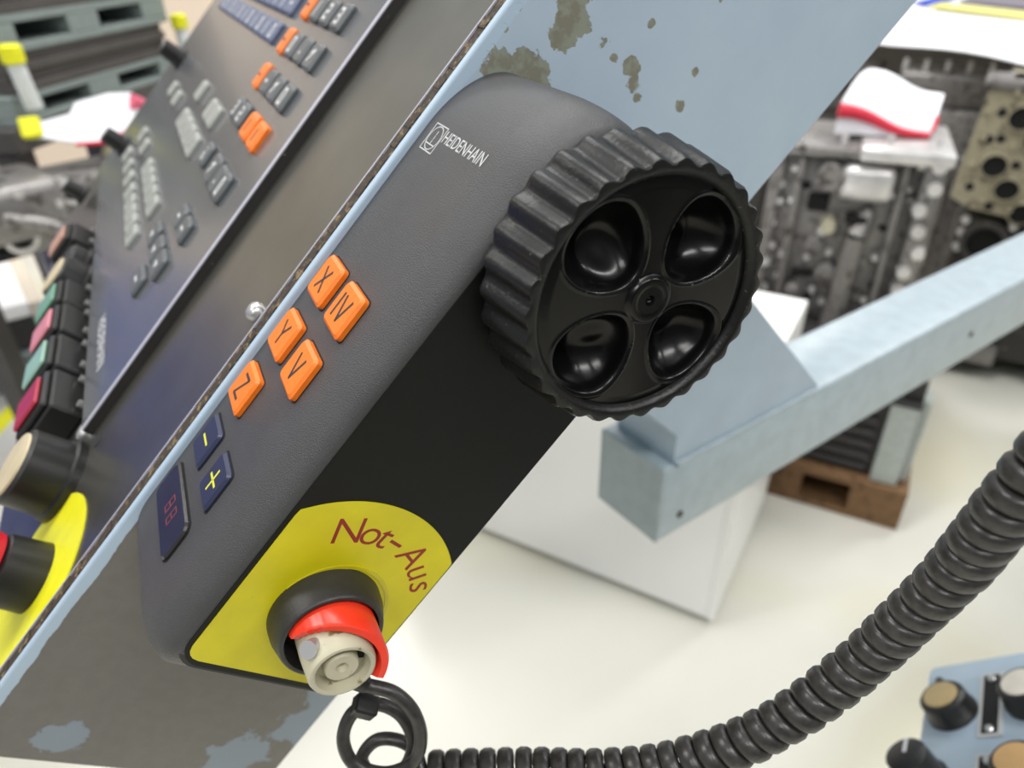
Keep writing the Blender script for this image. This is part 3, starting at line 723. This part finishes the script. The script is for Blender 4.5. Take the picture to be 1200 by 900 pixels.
for k in range(10):
    x, z = rr.uniform(.0, .32), rr.uniform(.03, .42); w_, h_ = rr.uniform(.012, .03), rr.uniform(.012, .03)
    epart(E1, 'port', MB().box((x, .052, z), (x + w_, .0615, z + h_), .003, 1), M_hole)
# crumpled paper with a red edge on that engine
def sheet_mesh(nx, ny, sx, sy, fn, th=.002):
    mb = MB(); g = []
    for s in (1, 0):
        g.append([[mb.bm.verts.new((sx * i / nx, sy * j / ny, fn(i / nx, j / ny) + s * th)) for j in range(ny + 1)] for i in range(nx + 1)])
    for i in range(nx):
        for j in range(ny):
            a = g[0]; mb.bm.faces.new((a[i][j], a[i + 1][j], a[i + 1][j + 1], a[i][j + 1])); a = g[1]; mb.bm.faces.new((a[i][j + 1], a[i + 1][j + 1], a[i + 1][j], a[i][j]))
    loop = [(i, 0) for i in range(nx)] + [(nx, j) for j in range(ny)] + [(i, ny) for i in range(nx, 0, -1)] + [(0, j) for j in range(ny, 0, -1)]
    for (a, b), (c, d) in zip(loop, loop[1:] + loop[:1]): mb.bm.faces.new((g[0][a][b], g[1][a][b], g[1][c][d], g[0][c][d]))
    return mb
PA = empty('document_pouch', (-1.28, 1.40, .915)); tag(PA, 'white document pouch with red edge lying on the upright engine', 'document')
pc = [Vector(p) - Vector((-1.28, 1.40, .915)) for p in ((-1.347, 1.499, .973), (-1.207, 1.663, .918), (-1.4135, 1.6555, 1.031), (-1.299, 1.798, .971))]
def pouch():
    mb = MB(); nx, ny = 12, 10; g = [[], []]
    for L_ in (0, 1):
        for i in range(nx + 1):
            row = []
            for j in range(ny + 1):
                u, v = i / nx, j / ny; p = (pc[0] * (1 - u) + pc[1] * u) * (1 - v) + (pc[2] * (1 - u) + pc[3] * u) * v
                p = p + Vector((0, 0, .022 * math.sin(PI * v) * (1 - .4 * u) + .006 * math.sin(7 * u))) - Vector((0, 0, .006)) * L_
                if L_: p.z = -.012
                row.append(mb.bm.verts.new(p))
            g[L_].append(row)
    for L_ in (0, 1):
        for i in range(nx):
            for j in range(ny): mb.bm.faces.new((g[L_][i][j], g[L_][i + 1][j], g[L_][i + 1][j + 1], g[L_][i][j + 1]))
    lp = [(i, 0) for i in range(nx)] + [(nx, j) for j in range(ny)] + [(i, ny) for i in range(nx, 0, -1)] + [(0, j) for j in range(ny, 0, -1)]
    for (a, b), (c, d) in zip(lp, lp[1:] + lp[:1]): mb.bm.faces.new((g[0][a][b], g[1][a][b], g[1][c][d], g[0][c][d]))
    return mb
link('sheet', pouch().mesh('sheet', 60), M_sheet, PA)
ed = [pc[0].lerp(pc[1], i / 12) + Vector((.002, -.004, .006 * math.sin(7 * i / 12) - .014)) for i in range(13)]
link('red_edge', MB().tube(ed, [.017 - .0009 * i for i in range(13)], 10).mesh('red_edge', 60), M_redtrim, PA)
link('red_edge', MB().tube([pc[1].lerp(pc[3], k / 12) + Vector((.004, -.002, .012 * math.sin(PI * k / 6))) for k in range(4)], .005, 8).mesh('red_edge', 60), M_redtrim, PA)

# beige block with round bores, to the right
E2 = empty('cylinder_head', (-1.478, 2.208, .573), (0, 0, math.radians(33))); E2.scale = (1.42,) * 3; tag(E2, 'beige cast cylinder block with two slanted rows of round bores', 'engine part')
def e2xy(px, py): return ((px - 1110) * .00158, (240 - py) * .00185)
epart(E2, 'block', MB().prism([(z, x) for x, z in ((0, .02), (.04, .0), (.22, -.02), (.26, .03), (.26, .245), (.20, .27), (.05, .27), (.012, .245))][::-1], 1, .0, .12), M_iron, 40)
for px, py, r in ((1151, 188, .024), (1174, 213, .023), (1164, 134, .024), (1189, 155, .024), (1199, 238, .022), (1213, 178, .024)):
    x, z = e2xy(px, py); bore(E2, x, z, r, 0, .08, M_iron)
for px, py in ((1175, 185), (1196, 185), (1135, 160), (1178, 115), (1140, 130), (1130, 215), (1160, 235), (1148, 158), (1205, 205)):
    x, z = e2xy(px, py); link('coolant_hole', MB().lathe([(-.0015, .009), (.03, .009)], (x, 0, z), 1, 12).mesh('coolant_hole', 40), M_hole, E2)
bolts(E2, [e2xy(a, b) for a, b in ((1125, 190), (1128, 160), (1165, 165), (1190, 125), (1150, 230), (1185, 235), (1125, 130), (1150, 108))], .008, .01, M_iron)
epart(E2, 'deck_rail', MB().box((.0, -.012, .248), (.26, .08, .27), .006, 2), M_alu, 40)
# dark machinery under it
E3 = empty('gearbox_casting', (-1.441, 2.237, .058), (0, 0, math.radians(33))); E3.scale = (1.42,) * 3; tag(E3, 'dark oily gearbox casting below the beige cylinder block', 'engine part')
epart(E3, 'case', MB().box((.0, .02, 0), (.30, .30, .338), .02, 2), M_darkiron, 40)
for x, z, r in ((.06, .29, .05), (.15, .27, .06), (.25, .29, .055), (.09, .16, .07), (.22, .15, .07)):
    epart(E3, 'bearing_seat', MB().lathe([(.02, r), (-.012, r * .96), (-.012, r * .72), (.01, r * .7)], (x, 0, z), 1, 20, True), M_darkiron, 40)
    link('bearing', MB().lathe([(.004, r * .68), (.03, r * .68)], (x, 0, z), 1, 20).mesh('bearing', 40), M_hole, E3)
bolts(E3, [(.012, .33), (.012, .30), (.012, .265), (.105, .33), (.20, .325), (.30, .33), (.20, .22), (.30, .22), (.16, .2)], .011, .014, M_alul, .02)
epart(E3, 'foot_plate', MB().box((-.03, -.02, .0), (.16, .05, .05), .008, 2), M_alu, 40)
# engines further back
def back_engine(name, loc, rz, sx, sz, label, seed, tone):
    R = random.Random(seed); E_ = empty(name, loc, (0, 0, rz)); tag(E_, label, 'engine', None)
    epart(E_, 'block', MB().box((0, .03, 0), (sx, .4, sz * .8), .015, 2), tone, 40)
    epart(E_, 'valve_cover', MB().box((.02, .06, sz * .8), (sx - .02, .36, sz * .93), .02, 3), M_alu, 40)
    for k in range(int(sx / .07)):
        x = .03 + k * .07; epart(E_, 'manifold_port', MB().cyl((x, .04, sz * .62), (x + .01, -.03, sz * .55), .024, .02, 12), M_alu, 40)
        epart(E_, 'rib', MB().box((x + .03, .01, sz * .1), (x + .042, .05, sz * .5), .003, 1), tone)
        epart(E_, 'bolt', MB().cyl((x, .08, sz * .93), (x, .08, sz * .97), .009, .008, 6), M_alul)
    for k in range(4): epart(E_, 'boss', MB().lathe([(-.01, .016), (.04, .022)], (R.uniform(.04, sx - .04), 0, sz * R.uniform(.15, .72)), 1, 12), M_alul, 40)
    return E_
back_engine('engine_block', (-2.01, 2.47, 0), math.radians(36), .43, .94, 'grey engine behind the red edged paper and the cylinder block', 3, M_alu)
back_engine('engine_block', (-1.448, 2.868, 0), math.radians(34), .60, .975, 'brownish engine under the large white printed sheet', 5, M_iron)
DR = empty('storage_box', (-2.07, 2.43, 0), (0, 0, math.radians(36))); tag(DR, 'dark box between the console edge and the grey engine', 'box')
link('body', MB().box((-.43, 0, 0), (.0, .43, .80), .01, 2).mesh('body', 40), M_darkband, DR)
link('lid', MB().box((-.44, -.012, .80), (.01, .44, .86), .01, 2).mesh('lid', 40), M_darkiron, DR)
for k in range(4): link('rib', MB().box((-.43, -.012, .12 + k * .2), (.0, 0, .15 + k * .2), .003, 1).mesh('rib'), M_darkiron, DR)
# timber under the gearbox
GB = empty('timber_bearer', (-1.441, 2.237, 0), (0, 0, math.radians(33))); tag(GB, 'dark timber bearers under the oily gearbox casting', 'bearer')
for x in (.02, .36): link('bearer', MB().box((x, .02, 0), (x + .1, .44, .058), .003, 1).mesh('bearer'), M_darkband, GB)
# big white sheet with print, lying over the rear engines
SH = empty('printed_sheet', (-2.1027, 2.5908, .967), (math.radians(9), 0, math.radians(-12))); tag(SH, 'large white printed sheet spread over the rear engines', 'sheet')
link('sheet', sheet_mesh(24, 20, 2.3, 1.6, lambda u, v: .008 + .01 * math.sin(u * 9) * math.cos(v * 6) - (.028 + .008 * math.sin(u * 14) if v < .01 else 0), .004).mesh('sheet', 60), M_sheet, SH) .location = (-1.5, 0, 0)
def prt(n_, x0, x1, y0, y1, m_): link(n_, MB().box((x0, y0, .022), (x1, y1, .026)).mesh(n_), m_, SH)
for i in range(6): prt('print_block', -.16 + .06 * i, -.125 + .06 * i, .14, .22, mat('pale_print', 'd3d6e2', .6))
prt('blue_print', -.43, -.33, .36, .50, mat('blue_print', '2a50c4', .5))
prt('yellow_print', -.30, .40, .33, .40, mat('pale_yellow_print', 'e2dc84', .5))
prt('grey_print', -.28, .40, .45, .60, mat('grey_print', '7b7680', .5))

WBn = empty('workbench', (-2.1027 + .9 * .208, 2.5908 + .9 * .978, 0), (0, 0, math.radians(-12))); tag(WBn, 'dark workbench under the back of the large printed sheet', 'workbench')
link('top', MB().box((-1.5, 0, 1.0), (.22, .55, 1.05), .004, 1).mesh('top'), M_crate, WBn)
link('front_panel', MB().box((-1.47, .02, .10), (.19, .05, 1.0), .003, 1).mesh('front_panel'), M_crate, WBn)
for x in (-1.46, .12):
    for y in (.06, .46): link('leg', MB().box((x, y, 0), (x + .06, y + .06, 1.0)).mesh('leg'), M_crate, WBn)

# ================================================================== SECOND CONTROL BOX, lower right
un, vn, nn = Vector((.5648, .4147, .7135)), Vector((.5461, -.836, .0537)), Vector((-.6188, -.3593, .6986))
rm = Matrix((un, -vn, nn)).transposed().normalized()
BX = empty('machine_control_box', (0, 0, 0)); BX.rotation_euler = rm.to_euler(); BX.location = Vector((-.15148, .45603, .85483)); tag(BX, 'pale blue control box with black knobs at the lower right', 'control box')
def bp(name, mb, m_, smooth=None, parent=BX): return link(name, mb.mesh(name, smooth, None, .001), m_, parent)
bp('panel', MB().prism(rrect(-53, -150, 150, 50, 4, 4), 2, -3, 0), M_blue)
bp('case', MB().box((-48, -146, -60), (146, 45, -3), 2, 1), M_blue)
def pot(x, y, capm):
    k = bp('knob', MB().lathe([(0, 19), (2.5, 19), (4, 17.8), (15, 17.2), (17, 15)], (x, y, 0), 2, 28), M_blackp, 40)
    bp('cap', MB().lathe([(16.5, 13), (17.8, 12.7), (18.2, 10)], (x, y, 0), 2, 28), capm, 40, k)
M_tan = mat('tan_cap', 'a8946a', .5); M_off = mat('off_white_cap', 'cfc9bc', .5)
pot(-30, -3, M_tan); pot(27, -2, M_off); pot(24, -70, mat('ochre_cap', 'bf9a66', .5))
k = bp('knob', MB().lathe([(0, 18.5), (2.5, 18.5), (4, 16.5), (24, 15.0), (26, 12)], (-49 + 4, -66, 0), 2, 28), M_blackp, 40); bp('pointer', MB().box((-46, -66, 25.5), (-43.5, -53, 26.6)), M_white_print, None, k)
for y in (0, -79):
    s_ = bp('slot_frame', MB().box((-10.5, y - 32, 0), (7, y + 32, 1.2), .4, 1), mat('slot_frame_grey', 'b9b9b8', .4)); bp('slot', MB().box((-7.5, y - 29, 1.2), (4, y + 29, 1.5)), M_hole, None, s_)
    for d in (-25, 25): bp('slot_screw', MB().lathe([(1.5, 3.2), (3, 2.4)], (-1.8, y + d, 0), 2, 10), M_steel, 40, s_)
bp('screw', MB().lathe([(0, 3.4), (1.5, 2.6)], (-44, 34, 0), 2, 10), M_darkiron, 40)
ST = empty('pedestal', (0.04, .41, 0)); tag(ST, 'grey floor pedestal carrying the pale blue control box', 'pedestal')
link('column', MB().cyl((0, 0, .02), (0, 0, .80), .03, .03, 20).mesh('column', 40), M_beam, ST); link('base', MB().cyl((0, 0, 0), (0, 0, .02), .14, .13, 28).mesh('base', 40), M_beam, ST)

# ================================================================== LEFT BACKGROUND
ey = math.atan2(.54, -.84)        # along the pallet fronts
P0 = Vector((-1.9776, -.1366, 0))
def stack_thing(name, s0, z0, label, cat, group=None):
    e = Vector((-.84, .54, 0)).normalized(); o = empty(name, P0 + e * s0 + Vector((0, 0, z0)), (0, 0, ey)); tag(o, label, cat, group); return o
# local x along the front (away), local -y = towards viewer's left... front normal (.54,.84) = local -y
def grey_pallet(z0, h, s0, s1, slots, label):
    o = stack_thing('plastic_pallet', s0, z0, label, 'pallet')
    L = s1 - s0; m0, m1 = h * .24, h * .76
    def bx(n, x0, x1, za, zb, y0=0, y1=.3, m_=M_greyplast): link(n, MB().box((x0, y0, za), (x1, y1, zb), .002, 1).mesh(n), m_, o)
    bx('lower_rail', 0, L, 0, m0); bx('upper_rail', 0, L, m1, h)
    x = 0
    for a, b in slots:
        bx('upright', x, a - s0, m0, m1); x = b - s0
    bx('upright', x, L, m0, m1)
    bx('back_wall', 0, L, m0, m1, .27, .3, M_hole)
    return o
grey_pallet(1.157, .068, -.215, .385, ((-.160, .0), (.106, .281)), 'upper grey plastic pallet with two dark fork openings')
grey_pallet(1.028, .056, -.235, .37, ((-.150, .005), (.116, .295)), 'lower grey plastic pallet above the white sheet')
def slab(z0, h, s0, s1, label, base=False):
    o = stack_thing('dark_tray', s0, z0, label, 'tray')
    n = max(2, int(h / .018)); t = h / n
    for k in range(n): link('layer', MB().box((0, .008 * (k % 2), k * t + .0008), (s1 - s0, .3, (k + 1) * t), .0015, 1).mesh('layer'), M_darkband, o)
slab(1.084, .073, -.215, .355, 'dark brown trays between the two grey pallets')
slab(1.225, .16, -.215, .385, 'dark brown trays on the upper grey pallet')
o = stack_thing('support_table', -.26, 0, 'dark table under the stack of grey pallets', 'table')
link('top', MB().box((0, 0, .98), (.68, .34, 1.028), .004, 1).mesh('top'), M_darkband, o)
for x in (.02, .6):
    for y in (.03, .27): link('leg', MB().box((x, y, 0), (x + .05, y + .05, .98)).mesh('leg'), M_darkband, o)
def marker(s, ztop, lean, label):
    o = stack_thing('marker_post', s, ztop - .115, label, 'post', 'white posts with yellow caps')
    link('tube', MB().cyl((0, -.03, 0), (-lean, -.03, .085), .016, .016, 16).mesh('tube', 40), mat('white_tube', 'd4d8d8', .5), o)
    link('yellow_cap', MB().lathe([(.082, .018), (.085, .021), (.112, .021), (.117, .015)], (-lean, -.03, 0), 2, 16).mesh('yellow_cap', 40), M_vyellow, o)
marker(.385, 1.173, .0, 'white post with yellow cap at the keyboard end of the pallets')
marker(-.217, 1.178, .01, 'white post with yellow cap at the left picture edge')
# white cloth-like sheet with red end over the left engine
LS = empty('document_pouch', (-1.70, -.15, 1.0), (math.radians(-25), 0, PI / 2)); tag(LS, 'bright white pouch with red end in front of grey pallets', 'document')
lo_ = [(-.10, .048), (-.10, .028), (-.06, .016), (-.01, .002), (.03, .002), (.075, .018), (.108, .048), (.112, .07), (.102, .09), (.06, .092), (-.002, .08), (-.016, .06), (-.06, .052)]
link('sheet', MB().prism([(z, x) for x, z in lo_], 1, 0, .012).mesh('sheet'), M_sheet, LS)
link('red_end', MB().cyl((.098, -.004, .072), (.118, .012, .066), .015, .013, 14).mesh('red_end', 40), mat('pink_red', 'd8607a', .5), LS)
link('red_fold', MB().tube([(-.02, -.002, .0), (.03, -.002, -.002), (.075, -.002, .014), (.1, -.002, .036)], .004, 8).mesh('red_fold', 60), M_redtrim, LS)
link('yellow_tag', MB().box((-.108, -.004, .022), (-.07, .014, .062), .004, 1).mesh('yellow_tag'), M_vyellow, LS)
LE = empty('engine_block', (-1.62, -.10, .62), (0, 0, math.radians(112))); tag(LE, 'grey aluminium engine parts at the left behind the console', 'engine')
epart(LE, 'block', MB().box((-.30, .06, .20), (.30, .22, .33), .02, 2), M_alu, 40)
epart(LE, 'lower_case', MB().box((-.15, .09, 0), (.30, .21, .21), .02, 2), M_alu, 40)
epart(LE, 'cover', MB().box((-.27, .02, .24), (-.10, .20, .35), .025, 3), M_alu, 40)
epart(LE, 'cover', MB().box((.03, .04, .27), (.28, .2, .35), .02, 3), M_iron, 40)
epart(LE, 'pipe', MB().tube(catmull([(-.22, .0, .30), (-.15, -.03, .27), (-.08, -.03, .18), (-.03, .0, .10)], 8), .014, 10), M_alu, 60)
for x, z, r in ((-.10, .10, .04), (-.05, .20, .03), (.08, .25, .035), (-.20, .25, .028), (.16, .13, .05), (.0, .28, .025), (-.09, .31, .02), (.03, .06, .03)):
    epart(LE, 'bearing_seat', MB().lathe([(.09, r * 1.15), (.03, r * 1.1), (.03, r * .75), (.05, r * .7)], (x, 0, z), 1, 18, True), M_alul, 40)
    link('bearing', MB().lathe([(.045, r * .72), (.085, r * .72)], (x, 0, z), 1, 18).mesh('bearing', 40), M_hole, LE)
for x, z, w_, h_ in ((-.02, .14, .05, .03), (-.14, .22, .05, .03), (.05, .17, .03, .05), (-.25, .21, .04, .02)): epart(LE, 'port', MB().box((x, .045, z), (x + w_, .095, z + h_), .004, 1), M_hole)
for x in (-.12, .0, .09): epart(LE, 'rib', MB().box((x, .05, .0), (x + .015, .1, .20), .004, 1), M_alul)
bolts(LE, [(-.12, .06), (-.06, .05), (0, .1), (.1, .2), (-.12, .3), (-.18, .33), (.2, .29), (.02, .24), (-.24, .30), (.05, .32)], .011, .03, M_alul, .05)
link('stand', MB().box((-.10, .12, -.62), (.28, .2, 0), .01, 1).mesh('stand'), M_crate, LE)
# black crate with white lid and beige edge on a slatted base
WC = empty('lidded_crate', (-2.733, -.57, 0), (0, 0, math.atan2(-.155, -.693))); tag(WC, 'black crate with white lid, beige rim and grey slatted base at the left edge', 'crate')
link('body', MB().box((0.0, .0, .14), (.72, .55, .25), .004, 1).mesh('body'), M_blackp, WC)
link('lid', MB().box((0, 0, .25), (.73, .56, .30), .006, 2).mesh('lid', 40), M_white, WC)
link('rim', MB().box((-.004, -.042, .235), (.73, 0, .298), .004, 1).mesh('rim'), M_beige, WC)
for k in range(4): link('slat', MB().box((-.012, -.02, .004 + k * .034), (.72, .55, .03 + k * .034), .003, 1).mesh('slat'), M_greyplast, WC)
# blue cabinet added out of view to give the keyboard its blue reflection
TC = empty('reflection_cabinet', (-2.0, -1.27, 0), (0, 0, math.radians(90))); tag(TC, 'blue steel cabinet added out of view for the keyboard reflection', 'cabinet')
M_tb = mat('reflection_cabinet_blue', '2849b8', .4)
link('body', MB().box((-.45, 0, .05), (.45, .55, 1.25), .006, 1).mesh('body'), M_tb, TC)
for k in range(6):
    d = link('drawer', MB().box((-.42, -.02, .09 + k * .19), (.42, 0, .26 + k * .19), .004, 1).mesh('drawer'), M_tb, TC); link('handle', MB().box((-.2, -.04, .21 + k * .19), (.2, -.02, .225 + k * .19), .003, 1).mesh('handle'), M_steel, d)
link('plinth', MB().box((-.42, .03, 0), (.42, .52, .05)).mesh('plinth'), M_blackp, TC)
